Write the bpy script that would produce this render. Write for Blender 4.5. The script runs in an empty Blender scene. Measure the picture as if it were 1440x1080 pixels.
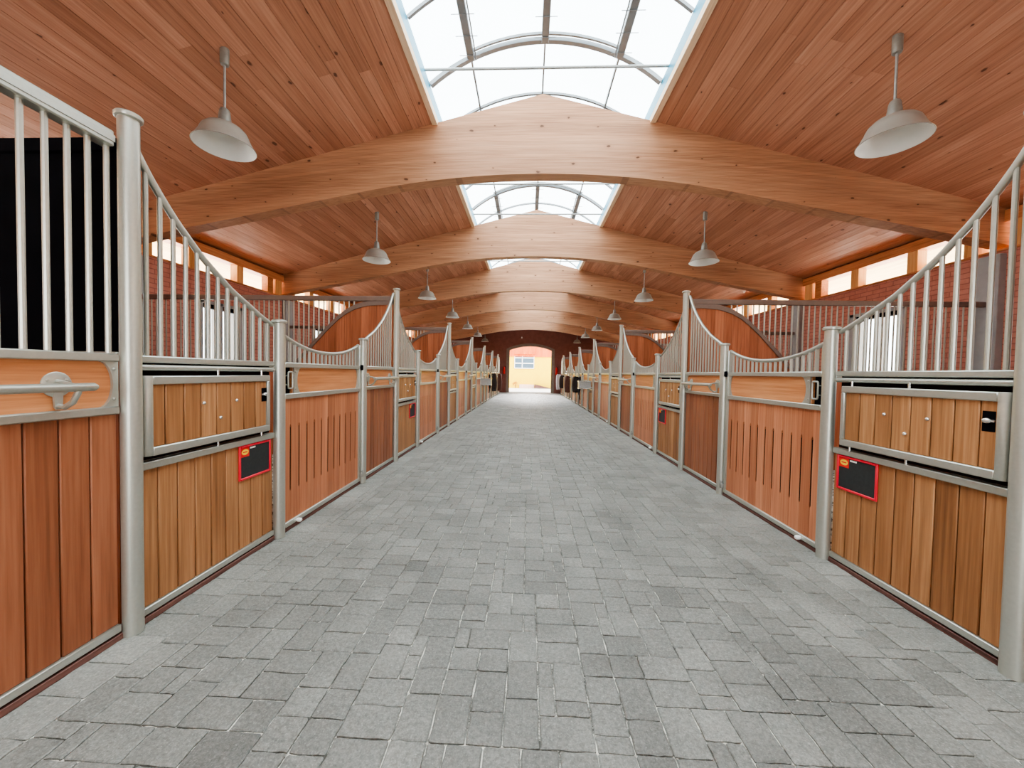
import bpy, bmesh, math, random
from mathutils import Vector
random.seed(7)
C = bpy.context.scene.collection
PI = math.pi

# ------------------------------------------------------------------ materials
def srgb(r, g, b):
    f = lambda c: (c/255/12.92) if c/255 <= .04045 else ((c/255+.055)/1.055)**2.4
    return (f(r), f(g), f(b), 1)

class NT:
    def __init__(s, name):
        s.m = bpy.data.materials.new(name); s.m.use_nodes = True
        s.t = s.m.node_tree; s.t.nodes.clear()
        s.out = s.n('ShaderNodeOutputMaterial')
    def n(s, typ, **k):
        nd = s.t.nodes.new(typ)
        for a, v in k.items():
            setattr(nd, a, v)
        return nd
    def l(s, a, b): s.t.links.new(a, b)
    def math(s, op, a, b=None, clamp=False):
        nd = s.n('ShaderNodeMath', operation=op, use_clamp=clamp)
        for i, v in enumerate((a, b)):
            if v is None: continue
            if isinstance(v, (int, float)): nd.inputs[i].default_value = v
            else: s.l(v, nd.inputs[i])
        return nd.outputs[0]
    def mix(s, fac, a, b, mode='MIX'):
        nd = s.n('ShaderNodeMix', data_type='RGBA', blend_type=mode)
        for sock, v in ((nd.inputs['Factor'], fac), (nd.inputs[6], a), (nd.inputs[7], b)):
            if isinstance(v, (int, float)): sock.default_value = v
            elif isinstance(v, tuple): sock.default_value = v
            else: s.l(v, sock)
        return nd.outputs[2]
    def pos(s, scale, shift=None):
        g = s.n('ShaderNodeNewGeometry')
        v = g.outputs['Position']
        if shift is not None:
            vm = s.n('ShaderNodeVectorMath', operation='ADD')
            s.l(v, vm.inputs[0]); s.l(shift, vm.inputs[1]); v = vm.outputs[0]
        vm = s.n('ShaderNodeVectorMath', operation='MULTIPLY')
        s.l(v, vm.inputs[0]); vm.inputs[1].default_value = scale
        return vm.outputs[0]
    def noise(s, vec, scale=1, detail=3, rough=.55):
        nd = s.n('ShaderNodeTexNoise')
        nd.inputs['Scale'].default_value = scale; nd.inputs['Detail'].default_value = detail
        nd.inputs['Roughness'].default_value = rough
        s.l(vec, nd.inputs['Vector']); return nd.outputs['Fac']
    def ramp(s, fac, stops):
        nd = s.n('ShaderNodeValToRGB')
        e = nd.color_ramp.elements
        while len(e) < len(stops): e.new(.5)
        for i, (p, c) in enumerate(stops):
            e[i].position = p; e[i].color = c
        s.l(fac, nd.inputs[0]); return nd.outputs[0]
    def bsdf(s, col, rough=.5, metal=0, spec=.5, bump=None, bstr=.2, bdist=.002):
        b = s.n('ShaderNodeBsdfPrincipled')
        for k, v in (('Base Color', col), ('Roughness', rough), ('Metallic', metal), ('Specular IOR Level', spec)):
            if isinstance(v, (int, float, tuple)): b.inputs[k].default_value = v
            else: s.l(v, b.inputs[k])
        if bump is not None:
            bn = s.n('ShaderNodeBump'); bn.inputs['Strength'].default_value = bstr; bn.inputs['Distance'].default_value = bdist
            s.l(bump, bn.inputs['Height']); s.l(bn.outputs[0], b.inputs['Normal'])
        s.l(b.outputs[0], s.out.inputs[0]); return s.m

G4 = lambda v: (v, v, v, 1)

def wood(name, dark, mid, light, axis, knots=0, rough=.5, laminate=False, kscale=2.2, tintmul=.34):
    """grain along axis; the 'tint' colour attribute varies it board by board"""
    t = NT(name)
    at = t.n('ShaderNodeAttribute', attribute_name='tint')
    tint = at.outputs['Fac']
    cm = t.n('ShaderNodeCombineXYZ')
    for i in range(3): t.l(t.math('MULTIPLY', tint, 37.0+11*i), cm.inputs[i])
    a, c = 1.6, 52.0
    sc = {'X': (a, c, c), 'Y': (c, a, c), 'Z': (c, c, a)}[axis]
    v = t.pos(sc, cm.outputs[0])
    n1 = t.noise(v, 1.0, 5, .6)
    b = {'X': (.5, 3, 3), 'Y': (3, .5, 3), 'Z': (3, 3, .5)}[axis]
    n2 = t.noise(t.pos(b, cm.outputs[0]), 1.2, 2)
    f = t.math('ADD', t.math('MULTIPLY', n1, .66), t.math('MULTIPLY', n2, .34))
    col = t.ramp(f, [(.3, dark), (.5, mid), (.7, light)])
    tv = t.math('ADD', t.math('MULTIPLY', t.math('SUBTRACT', tint, .5), tintmul), 1.0)
    tc = t.n('ShaderNodeCombineXYZ')
    t.l(tv, tc.inputs[0]); t.l(t.math('POWER', tv, 1.25), tc.inputs[1]); t.l(t.math('POWER', tv, 1.5), tc.inputs[2])
    col = t.mix(1.0, col, tc.outputs[0], 'MULTIPLY')
    if laminate:
        g = t.n('ShaderNodeNewGeometry'); sp = t.n('ShaderNodeSeparateXYZ'); t.l(g.outputs['Position'], sp.inputs[0])
        ax = t.math('ABSOLUTE', sp.outputs[0]); x2 = t.math('MINIMUM', ax, 2.5)
        wob = t.math('ADD', t.math('MULTIPLY', t.math('MULTIPLY', x2, x2), .022), t.math('MULTIPLY', t.math('SUBTRACT', ax, x2), .12))
        row = t.math('MULTIPLY', t.math('ADD', sp.outputs[2], wob), 1/.042)
        fr = t.math('FRACT', row)
        line = t.math('LESS_THAN', fr, .07)
        rn = t.n('ShaderNodeTexWhiteNoise', noise_dimensions='1D'); t.l(t.math('FLOOR', row), rn.inputs['W'])
        rv = t.math('ADD', t.math('MULTIPLY', rn.outputs['Value'], .2), .9)
        rc = t.n('ShaderNodeCombineXYZ')
        for i in range(3): t.l(rv, rc.inputs[i])
        col = t.mix(1.0, col, rc.outputs[0], 'MULTIPLY')
        col = t.mix(t.math('MULTIPLY', line, .38), col, (dark[0]*.6, dark[1]*.6, dark[2]*.6, 1))
    if knots:
        vo = t.n('ShaderNodeTexVoronoi', voronoi_dimensions='2D'); vo.inputs['Scale'].default_value = kscale
        gk = t.n('ShaderNodeNewGeometry'); sk = t.n('ShaderNodeSeparateXYZ'); t.l(gk.outputs['Position'], sk.inputs[0])
        la, lb = {'X': (0, 2), 'Y': (1, 0), 'Z': (2, 1)}[axis]
        sh = t.math('MULTIPLY', tint, 91.7) if axis != 'X' else t.math('MULTIPLY', t.math('FLOOR', t.math('MULTIPLY', sk.outputs[1], .5)), 7.3)
        kv = t.n('ShaderNodeCombineXYZ'); t.l(t.math('ADD', t.math('MULTIPLY', sk.outputs[la], .55), sh), kv.inputs[0]); t.l(sk.outputs[lb], kv.inputs[1])
        wob2 = t.n('ShaderNodeVectorMath', operation='ADD'); t.l(kv.outputs[0], wob2.inputs[0])
        wn_ = t.n('ShaderNodeTexNoise'); wn_.inputs['Scale'].default_value = 14; t.l(gk.outputs['Position'], wn_.inputs['Vector'])
        wm = t.n('ShaderNodeVectorMath', operation='SCALE'); t.l(wn_.outputs['Color'], wm.inputs[0]); wm.inputs['Scale'].default_value = .025
        t.l(wm.outputs[0], wob2.inputs[1])
        t.l(wob2.outputs[0], vo.inputs['Vector'])
        d = vo.outputs['Distance']
        sc_ = t.n('ShaderNodeSeparateColor'); t.l(vo.outputs['Color'], sc_.inputs[0])
        rad = t.math('MULTIPLY', t.math('SUBTRACT', sc_.outputs[0], .3, True), knots*.1)
        core = t.math('SUBTRACT', 1.0, t.math('DIVIDE', d, t.math('MAXIMUM', rad, .0001)), True)
        halo = t.math('SUBTRACT', 1.0, t.math('DIVIDE', d, t.math('MAXIMUM', t.math('MULTIPLY', rad, 2.6), .0001)), True)
        col = t.mix(t.math('MULTIPLY', halo, .45), col, dark)
        col = t.mix(t.math('MULTIPLY', t.math('MULTIPLY', core, 2.5, True), .8), col, (dark[0]*.22, dark[1]*.18, dark[2]*.15, 1))
    return t.bsdf(col, rough, 0, .35, n1, .15, .002)

def plain(name, col, rough=.5, metal=0, var=.12, vs=6, spec=.5, bump=0):
    t = NT(name)
    n = t.noise(t.pos((vs, vs, vs)), 1, 4)
    c = t.ramp(n, [(.3, tuple(x*(1-var) for x in col[:3])+(1,)), (.7, tuple(min(1, x*(1+var)) for x in col[:3])+(1,))])
    return t.bsdf(c, rough, metal, spec, n if bump else None, bump, .003)

M = {}
M['metal'] = plain('grey_painted_steel', srgb(186, 187, 178), .36, .65, .04, 60)
M['dull_metal'] = plain('dull_grey_steel', srgb(150, 150, 144), .45, .3, .08, 30)
M['galv'] = plain('galvanised_steel', srgb(170, 172, 170), .4, .5, .12, 25)
M['bright'] = plain('polished_steel', srgb(222, 222, 218), .22, .8, .04, 30)
M['rail_dark'] = plain('dark_rail_paint', srgb(128, 112, 104), .45, .2, .06, 20)
M['black'] = plain('matte_black', (.004, .004, .006, 1), .9, 0, .3, 8, .05)  # plain matte black; in the door slots it paints the shade
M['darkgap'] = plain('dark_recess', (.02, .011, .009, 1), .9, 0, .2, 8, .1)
M['oak_front'] = wood('front_plank_wood', srgb(116, 70, 46), srgb(148, 92, 64), srgb(166, 110, 80), 'Z', 0, .42)
M['oak_feed'] = wood('feed_plank_wood', srgb(124, 84, 54), srgb(160, 112, 74), srgb(186, 138, 98), 'Z', 0, .45)
M['oak_door'] = wood('door_plank_wood', srgb(150, 92, 64), srgb(184, 118, 84), srgb(202, 140, 104), 'Z', 0, .4)
M['oak_oval'] = wood('oval_panel_wood', srgb(160, 98, 62), srgb(196, 130, 86), srgb(216, 154, 108), 'Y', 0, .4, tintmul=.15)
M['oak_part'] = wood('partition_plank_wood', srgb(136, 78, 52), srgb(176, 108, 76), srgb(194, 128, 94), 'Z', 0, .45)
M['kerb'] = wood('kerb_wood', srgb(74, 48, 42), srgb(112, 78, 70), srgb(132, 96, 86), 'Y', 0, .6)
M['ceil'] = wood('ceiling_board_wood', srgb(160, 112, 90), srgb(190, 138, 112), srgb(208, 160, 134), 'Y', 1, .5, kscale=3.0, tintmul=.3)
M['soffit'] = wood('pale_soffit_wood', srgb(226, 196, 136), srgb(250, 230, 176), srgb(254, 242, 200), 'Y', 0, .6)
M['glulam'] = wood('glulam_wood', srgb(150, 106, 80), srgb(186, 139, 107), srgb(202, 158, 126), 'X', 1.1, .5, True, kscale=3.9, tintmul=.1)
M['pale'] = wood('pale_timber', srgb(190, 128, 76), srgb(226, 170, 112), srgb(238, 192, 140), 'Z', 0, .55)
M['palecurb'] = wood('pale_curb_wood', srgb(206, 170, 134), srgb(232, 204, 172), srgb(242, 220, 192), 'Y', 0, .55)
M['plate'] = wood('wall_plate_timber', srgb(160, 96, 58), srgb(206, 138, 92), srgb(222, 160, 112), 'Y', 0, .55)
M['shade_out'] = plain('grey_enamel', srgb(164, 162, 154), .32, .1, .04, 10)
M['shade_in'] = plain('white_enamel', srgb(240, 242, 238), .4, 0, .02, 10)
M['curbblue'] = plain('pale_blue_sheet', srgb(70, 150, 180), .4, 0, .08, 5)
M['rib'] = plain('skylight_aluminium', srgb(132, 137, 140), .4, .4, .06, 12)
M['red'] = plain('red_frame_plastic', srgb(225, 40, 62), .35, 0, .05, 20)
M['slate'] = plain('blackboard', srgb(44, 48, 48), .7, 0, .15, 60)
M['yellow'] = plain('yellow_print', srgb(250, 214, 60), .5, 0, .03, 20)
M['redp'] = plain('red_print', srgb(224, 44, 40), .5, 0, .03, 20)
M['white'] = plain('white_paint', srgb(240, 240, 236), .5, 0, .03, 20)
M['tackdark'] = plain('dark_leather', srgb(46, 36, 34), .6, 0, .3, 12)
M['tackbrown'] = plain('brown_blanket_cloth', srgb(92, 58, 48), .9, 0, .25, 16)
M['tackblack'] = plain('black_webbing', srgb(26, 26, 32), .8, 0, .3, 16)
M['tacklight'] = plain('pale_blanket_cloth', srgb(206, 200, 204), .9, 0, .12, 14)
M['firered'] = plain('extinguisher_red', srgb(210, 40, 34), .3, 0, .05, 10)
M['stone'] = plain('grey_door_surround', srgb(142, 128, 118), .8, 0, .12, 9)
M['endwall'] = plain('dark_brown_plaster', srgb(140, 92, 82), .85, 0, .14, 4)
M['yellowwall'] = plain('yellow_render', srgb(255, 214, 40), .9, 0, .05, 2)
M['orange'] = wood('orange_eaves_boards', srgb(190, 80, 36), srgb(226, 106, 50), srgb(238, 128, 66), 'Z', 0, .6)
M['blind'] = plain('grey_blue_blind', srgb(84, 104, 118), .6, 0, .06, 10)
M['pink'] = plain('pale_pink_stone', srgb(226, 190, 172), .9, 0, .1, 6)
M['pavement'] = plain('pale_yard_paving', srgb(226, 224, 220), .9, 0, .06, 3)
M['plant'] = plain('orange_shrub', srgb(206, 130, 62), .9, 0, .3, 30)
M['greycol'] = plain('grey_column_render', srgb(160, 162, 164), .7, 0, .06, 10)

def brick():
    t = NT('red_brick')
    g = t.n('ShaderNodeNewGeometry'); sp = t.n('ShaderNodeSeparateXYZ'); t.l(g.outputs['Position'], sp.inputs[0])
    cm = t.n('ShaderNodeCombineXYZ'); t.l(sp.outputs[1], cm.inputs[0]); t.l(sp.outputs[2], cm.inputs[1])
    b = t.n('ShaderNodeTexBrick'); t.l(cm.outputs[0], b.inputs['Vector'])
    b.inputs['Color1'].default_value = srgb(194, 128, 112); b.inputs['Color2'].default_value = srgb(206, 142, 126)
    b.inputs['Mortar'].default_value = srgb(150, 96, 84)
    b.inputs['Scale'].default_value = 1; b.inputs['Brick Width'].default_value = .25; b.inputs['Row Height'].default_value = .075
    b.inputs['Mortar Size'].default_value = .007
    n = t.noise(t.pos((9, 9, 9)), 1, 4)
    col = t.mix(.35, b.outputs['Color'], t.ramp(n, [(.3, srgb(160, 104, 92)), (.7, srgb(216, 150, 136))]))
    return t.bsdf(col, .85, 0, .3, b.outputs['Fac'], -.3, .004)
M['brick'] = brick()

def paver():
    t = NT('grey_concrete_paver')
    at = t.n('ShaderNodeAttribute', attribute_name='tint'); tint = at.outputs['Fac']
    n1 = t.noise(t.pos((150, 150, 150)), 1, 3, .7)
    n2 = t.noise(t.pos((2.2, 2.2, 2.2)), 1, 4)
    n3 = t.noise(t.pos((55, 55, 55)), 1, 4, .75)
    col = t.ramp(t.math('ADD', t.math('MULTIPLY', n3, .6), t.math('MULTIPLY', n2, .4)),
                 [(.34, srgb(102, 102, 97)), (.5, srgb(127, 127, 121)), (.66, srgb(153, 152, 145))])
    col = t.mix(t.math('MULTIPLY', t.math('SUBTRACT', n1, .56, True), 2.6), col, srgb(200, 200, 194))
    col = t.mix(t.math('MULTIPLY', t.math('SUBTRACT', .45, n1, True), 2.6), col, srgb(58, 58, 56))
    tv = t.math('ADD', t.math('MULTIPLY', t.math('SUBTRACT', tint, .5), .8), 1.0)
    tc = t.n('ShaderNodeCombineXYZ')
    for i in range(3): t.l(tv, tc.inputs[i])
    col = t.mix(1.0, col, tc.outputs[0], 'MULTIPLY')
    return t.bsdf(col, .62, 0, .4, t.math('ADD', n1, t.math('MULTIPLY', n3, 1.5)), .35, .002)
M['paver'] = paver()
def joint():
    t = NT('joint_sand')
    n = t.noise(t.pos((9, 9, 9)), 1, 4)
    n2 = t.noise(t.pos((120, 120, 120)), 1, 2)
    c = t.ramp(t.math('ADD', t.math('MULTIPLY', n, .7), t.math('MULTIPLY', n2, .3)), [(.42, srgb(92, 90, 84)), (.56, srgb(222, 218, 206))])
    return t.bsdf(c, .95, 0, .2)
M['joint'] = joint()

def glazing():
    t = NT('clear_glazing_sheet')
    tr = t.n('ShaderNodeBsdfTransparent'); tr.inputs[0].default_value = (.93, .96, .97, 1)
    gl = t.n('ShaderNodeBsdfGlossy'); gl.inputs['Roughness'].default_value = .1
    n = t.noise(t.pos((1.5, 1.5, 1.5)), 1, 2)
    mx = t.n('ShaderNodeMixShader'); t.l(t.math('MULTIPLY', n, .06), mx.inputs[0])
    t.l(tr.outputs[0], mx.inputs[1]); t.l(gl.outputs[0], mx.inputs[2]); t.l(mx.outputs[0], t.out.inputs[0])
    return t.m
M['glass'] = glazing()

# ------------------------------------------------------------------ mesh builder
class MB:
    def __init__(s): s.v = []; s.f = []; s.t = []; s.m = []; s.tint = .5; s.mi = 0
    def add(s, vs, fs):
        o = len(s.v); s.v += [tuple(v) for v in vs]
        for f in fs: s.f.append([o+i for i in f]); s.t.append(s.tint); s.m.append(s.mi)
        return s
    def box(s, x0, x1, y0, y1, z0, z1, b=0):
        lo = (min(x0, x1), min(y0, y1), min(z0, z1)); hi = (max(x0, x1), max(y0, y1), max(z0, z1))
        b = min(b, *[(hi[i]-lo[i])*.45 for i in range(3)])
        if b <= 0:
            vs = [(hi[0] if i & 1 else lo[0], hi[1] if i & 2 else lo[1], hi[2] if i & 4 else lo[2]) for i in range(8)]
            return s.add(vs, [(0, 2, 3, 1), (4, 5, 7, 6), (0, 1, 5, 4), (2, 6, 7, 3), (0, 4, 6, 2), (1, 3, 7, 5)])
        vs = []
        for i in range(8):
            for a in range(3):
                p = []
                for k in range(3):
                    up = i >> k & 1
                    p.append((hi[k] if up else lo[k]) - (0 if k == a else (b if up else -b)))
                vs.append(p)
        I = lambda c, a: c*3+a
        fs = []
        for a in range(3):
            o1, o2 = [k for k in range(3) if k != a]
            for sg in (0, 1):
                c0 = sg << a
                q = [c0, c0 | 1 << o1, c0 | 1 << o1 | 1 << o2, c0 | 1 << o2]
                fs.append([I(c, a) for c in q])
        for c in range(3):
            a, bb = [k for k in range(3) if k != c]
            for sa in (0, 1):
                for sb in (0, 1):
                    c1 = sa << a | sb << bb; c2 = c1 | 1 << c
                    fs.append([I(c1, a), I(c1, bb), I(c2, bb), I(c2, a)])
        for c in range(8): fs.append([I(c, 0), I(c, 1), I(c, 2)])
        return s.add(vs, fs)
    def tube(s, path, r, n=10, cap=True, closed=False):
        P = [Vector(p) for p in path]; m = len(P)
        rr = r if isinstance(r, (list, tuple)) else [r]*m
        tang = []
        for i in range(m):
            if closed: d = P[(i+1) % m]-P[i-1]
            else: d = P[min(i+1, m-1)]-P[max(i-1, 0)]
            tang.append(d.normalized())
        up = Vector((0, 0, 1)) if abs(tang[0].z) < .9 else Vector((1, 0, 0))
        nrm = (up-tang[0]*up.dot(tang[0])).normalized()
        vs = []
        for i in range(m):
            nrm = (nrm-tang[i]*nrm.dot(tang[i])).normalized()
            bi = tang[i].cross(nrm)
            for k in range(n):
                a = 2*PI*k/n
                vs.append(P[i]+(nrm*math.cos(a)+bi*math.sin(a))*rr[i])
        fs = []
        for i in range(m if closed else m-1):
            j = (i+1) % m
            for k in range(n): fs.append([i*n+k, i*n+(k+1) % n, j*n+(k+1) % n, j*n+k])
        if cap and not closed: fs += [list(range(n))[::-1], [(m-1)*n+k for k in range(n)]]
        return s.add(vs, fs)
    def lathe(s, prof, c=(0, 0, 0), n=24, ax='Z'):
        vs = []
        for r, z in prof:
            for k in range(n):
                a = 2*PI*k/n; p = (r*math.cos(a), r*math.sin(a), z)
                if ax == 'X': p = (p[2], p[0], p[1])
                if ax == 'Y': p = (p[0], p[2], p[1])
                vs.append((c[0]+p[0], c[1]+p[1], c[2]+p[2]))
        fs = []
        for i in range(len(prof)-1):
            for k in range(n): fs.append([i*n+k, i*n+(k+1) % n, (i+1)*n+(k+1) % n, (i+1)*n+k])
        if prof[0][0] > 1e-5: fs.append(list(range(n))[::-1])
        if prof[-1][0] > 1e-5: fs.append([(len(prof)-1)*n+k for k in range(n)])
        return s.add(vs, fs)
    def prism(s, poly, ax, a0, a1):
        """poly in the two remaining axes (in x,y,z order), extruded along ax from a0 to a1"""
        def P(p, a):
            return {'X': (a, p[0], p[1]), 'Y': (p[0], a, p[1]), 'Z': (p[0], p[1], a)}[ax]
        n = len(poly)
        vs = [P(p, a0) for p in poly]+[P(p, a1) for p in poly]
        fs = [list(range(n))[::-1], [n+i for i in range(n)]]+[[i, (i+1) % n, n+(i+1) % n, n+i] for i in range(n)]
        return s.add(vs, fs)
    def strip(s, top, bot, ax, a0, a1):
        """band between two polylines of the same length, extruded along ax; quads only"""
        def P(p, a):
            return {'X': (a, p[0], p[1]), 'Y': (p[0], a, p[1]), 'Z': (p[0], p[1], a)}[ax]
        n = len(top)
        vs = [P(p, a0) for p in top]+[P(p, a0) for p in bot]+[P(p, a1) for p in top]+[P(p, a1) for p in bot]
        fs = []
        for i in range(n-1):
            fs += [[i, i+1, n+i+1, n+i], [2*n+i, 3*n+i, 3*n+i+1, 2*n+i+1], [i, 2*n+i, 2*n+i+1, i+1], [n+i, n+i+1, 3*n+i+1, 3*n+i]]
        fs += [[0, n, 3*n, 2*n], [n-1, 2*n+n-1, 3*n+n-1, n+n-1]]
        return s.add(vs, fs)
    def mesh(s, name, mats, sx=1.0, recalc=True, smooth=True, ang=.62):
        me = bpy.data.meshes.new(name)
        me.from_pydata([(v[0]*sx, v[1], v[2]) for v in s.v], [], s.f)
        for m in (mats if isinstance(mats, (list, tuple)) else [mats]): me.materials.append(m)
        if any(s.m): me.polygons.foreach_set('material_index', s.m)
        a = me.attributes.new('tint', 'FLOAT', 'FACE'); a.data.foreach_set('value', s.t)
        if recalc or smooth:
            bm = bmesh.new(); bm.from_mesh(me)
            if recalc: bmesh.ops.recalc_face_normals(bm, faces=bm.faces)
            if smooth:
                for f in bm.faces: f.smooth = True
                for e in bm.edges:
                    if len(e.link_faces) == 2: e.smooth = e.calc_face_angle(0) < ang
                    else: e.smooth = False
            bm.to_mesh(me); bm.free()
        me.update(); return me

def add(name, me, parent=None, loc=(0, 0, 0), label=None, cat=None, group=None, kind=None):
    o = bpy.data.objects.new(name, me); C.objects.link(o)
    o.location = loc
    if parent is not None: o.parent = parent
    if label: o['label'] = label
    if cat: o['category'] = cat
    if group: o['group'] = group
    if kind: o['kind'] = kind
    return o
def empty(name, loc, label=None, cat=None, group=None, kind=None):
    o = add(name, None, None, loc, label, cat, group, kind); o.empty_display_size = .1; return o

ORD = ['first', 'second', 'third', 'fourth', 'fifth', 'sixth', 'seventh', 'eighth', 'ninth', 'tenth', 'eleventh', 'twelfth', 'thirteenth', 'fourteenth']
SIDE = {-1: 'left', 1: 'right'}

# ------------------------------------------------------------------ layout numbers (metres)
W = 2.04            # axis of the stall posts
P = 3.622           # stall module
Y0 = 1.726          # first tall post
SA, SB = 1.0787, 2.5467
ZT, ZS = 2.494, 1.682
BY = 5.25           # front face of the first visible beam
NB = 6
WALLX = 6.08
YBACK, YEND = -3.7, 26.0
def roofz(x): return 5.13-.255*abs(x)

CACHE = {}
def cached(key, fn):
    if key not in CACHE: CACHE[key] = fn()
    return CACHE[key]

# ------------------------------------------------------------------ floor
def build_floor():
    mb = MB()
    rnd = random.Random(3)
    U = .066
    y_start, y_end = .35, 27.4
    xl = 1.85
    nx = int(2*xl/U); ny = int((y_end-y_start)/U)
    x0 = -nx*U/2
    occ = [[False]*nx for _ in range(ny)]
    sizes = [((2, 2), 3.0), ((3, 2), 4.6), ((2, 3), 1.9), ((1, 2), .9), ((2, 1), .35)]
    def stone(xa, xb, ya, yb, tint, fine):
        g = .0017
        xa += g; xb -= g; ya += g; yb -= g
        J = lambda a: rnd.uniform(-a, a)
        def ring(ins, z, base=None):
            pts = []
            for i, (px, py) in enumerate(base):
                cx, cy = (xa+xb)/2, (ya+yb)/2
                dx, dy = px-cx, py-cy
                hx, hy = (xb-xa)/2, (yb-ya)/2
                pts.append((cx+dx*(1-ins/hx), cy+dy*(1-ins/hy), z))
            return pts
        if fine:
            c = .008
            base = []
            cor = [(xa, ya, 1, 1), (xb, ya, -1, 1), (xb, yb, -1, -1), (xa, yb, 1, -1)]
            for i, (px, py, sx, sy) in enumerate(cor):
                k = c*rnd.uniform(.4, 1.2)
                a = (px+sx*0, py+sy*k); b_ = (px+sx*k, py)
                mid = (px+sx*k*.3, py+sy*k*.3)
                tri = [a, mid, b_] if (i % 2 == 0) else [b_, mid, a]
                base += [(q[0]+J(.0018), q[1]+J(.0018)) for q in tri]
                nxp = cor[(i+1) % 4]
                for tt in (.3, .55, .78):
                    mx, my = px+(nxp[0]-px)*tt, py+(nxp[1]-py)*tt
                    base.append((mx+J(.0028), my+J(.0028)))
        else:
            base = [(xa+J(.003), ya+J(.003)), (xb+J(.003), ya+J(.003)), (xb+J(.003), yb+J(.003)), (xa+J(.003), yb+J(.003))]
        n = len(base); h = J(.0022)
        tilt = (J(.006), J(.006))
        tz = lambda p: h+(p[0]-(xa+xb)/2)*tilt[0]+(p[1]-(ya+yb)/2)*tilt[1]
        r0 = ring(0, -.016, base); r1 = [(q[0], q[1], tz(q)-.0035) for q in ring(.0006, 0, base)]; r2 = [(q[0], q[1], tz(q)) for q in ring(.0055, 0, base)]
        mb.tint = tint
        fs = [[2*n+i for i in range(n)]]
        for a in (0, 1):
            for i in range(n): fs.append([a*n+i, a*n+(i+1) % n, (a+1)*n+(i+1) % n, (a+1)*n+i])
        mb.add(r0+r1+r2, fs)
    for j in range(ny):
        for i in range(nx):
            if occ[j][i]: continue
            opts = []
            for (w, d), p in sizes:
                if i+w > nx or j+d > ny: continue
                if any(occ[j+b][i+a] for a in range(w) for b in range(d)): continue
                left = 0
                while i+w+left < nx and not occ[j][i+w+left]: left += 1
                if left == 1: p *= .15
                opts.append(((w, d), p))
            if opts:
                (w, d), _ = rnd.choices(opts, [p for _, p in opts])[0]
            else:
                w, d = 1, 1
                while i+w < nx and not occ[j][i+w] and w < 2: w += 1
            for a in range(w):
                for b in range(d): occ[j+b][i+a] = True
            xa = x0+i*U; ya = y_start+j*U
            edge = max(0, (abs(xa+w*U/2)-1.15)/.6)
            stone(xa, xa+w*U, ya, ya+d*U, min(1, rnd.gauss(.47, .09)+.13*edge), ya < 9)
    # plain edge slabs along both rows of stalls
    for sg in (-1, 1):
        y = y_start
        while y < y_end:
            d = rnd.uniform(.165, .175)
            a, b = sorted((sg*-x0 if sg > 0 else x0, sg*2.05))
            stone(a, b, y, min(y+d, y_end), rnd.gauss(.66, .05), y < 9)
            y += d
    mb.mi = 1; mb.tint = .5
    mb.box(-6.05, 6.05, YBACK, 27.4, -.06, -.0085)
    return mb.mesh('floor', [M['paver'], M['joint']], recalc=False, ang=.5)
add('floor', build_floor(), kind='structure')
mb = MB(); mb.box(-45, 45, -30, 36.0, -.16, -.065)
add('ground', mb.mesh('ground', M['pavement']), kind='structure')

# brown kerb boards under the stall fronts
for i, s in enumerate((-1, 1)):
    mb = MB(); mb.tint = .4
    mb.box(s*2.05, s*2.12, YBACK, 25.9, -.006, .024, .003)
    add(f'baseboard_{SIDE[s]}', mb.mesh('kerb', M['kerb']), kind='structure')

# ------------------------------------------------------------------ ceiling, walls
def build_ceiling(s):
    mb = MB(); rnd = random.Random(11+s)
    bw = .137
    x = 1.525
    while x < WALLX-.02:
        xb = min(x+bw, WALLX)
        y = YBACK-rnd.uniform(0, 3)
        while y < YEND:
            ln = rnd.uniform(3.4, 5.0)
            ya, yb = max(y, YBACK), min(y+ln, YEND)
            if yb-ya > .05:
                mb.tint = rnd.random()
                g, c = .0012, .004
                za, zb = roofz(x), roofz(xb); t = .02
                X0, X1 = x+g, xb-g
                vs = [(X0, ya, za+c), (X0+c, ya, za-.0), (X1-c, ya, zb), (X1, ya, zb+c), (X1, ya, zb+t), (X0, ya, za+t)]
                vs = [(s*a, b, z) for a, b, z in vs]+[(s*a, yb-.001, z) for a, b, z in vs]
                fs = [[i, (i+1) % 6, 6+(i+1) % 6, 6+i] for i in range(6)]+[[5, 4, 3, 2, 1, 0], [6, 7, 8, 9, 10, 11]]
                mb.add(vs, fs)
            y += ln
        x += bw
    mb.tint = .4
    # roof deck above the boards, out past the eaves
    pr = [(1.50, roofz(1.50)+.021), (8.3, roofz(8.3)+.021), (8.3, roofz(8.3)+.10), (1.50, roofz(1.50)+.10)]
    mb.prism([(s*a, z) for a, z in pr], 'Y', YBACK, YEND+.9)
    if s == 1:      # closed ridge beyond the last beam
        x = -1.525
        while x < 1.52:
            xb = min(x+.138, 1.525); mb.tint = rnd.random()
            zz = lambda q: roofz(q)
            mb.prism([(x+.001, zz(x)), (xb-.001, zz(xb)), (xb-.001, zz(xb)+.03), (x+.001, zz(x)+.03)], 'Y', BY+5*P+.22, YEND)
            x = xb
    return mb.mesh('ceiling', M['ceil'], ang=.3)
for s in (-1, 1): add('ceiling' if s < 0 else 'ceiling_right', build_ceiling(s), kind='structure')

def soffit(s):
    mb = MB(); rnd = random.Random(5); x = WALLX+.32
    while x < 8.25:
        xb = x+.11; mb.tint = rnd.random()
        mb.prism([(s*(x+.004), roofz(x)-.004), (s*(xb-.004), roofz(xb)-.004), (s*(xb-.004), roofz(xb)+.018), (s*(x+.004), roofz(x)+.018)], 'Y', YBACK, YEND+.9)
        x = xb
    return mb.mesh('soffit', M['soffit'], ang=.3)
for i, s in enumerate((-1, 1)): add(f'trim_{i+1}', soffit(s), kind='structure')

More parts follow.
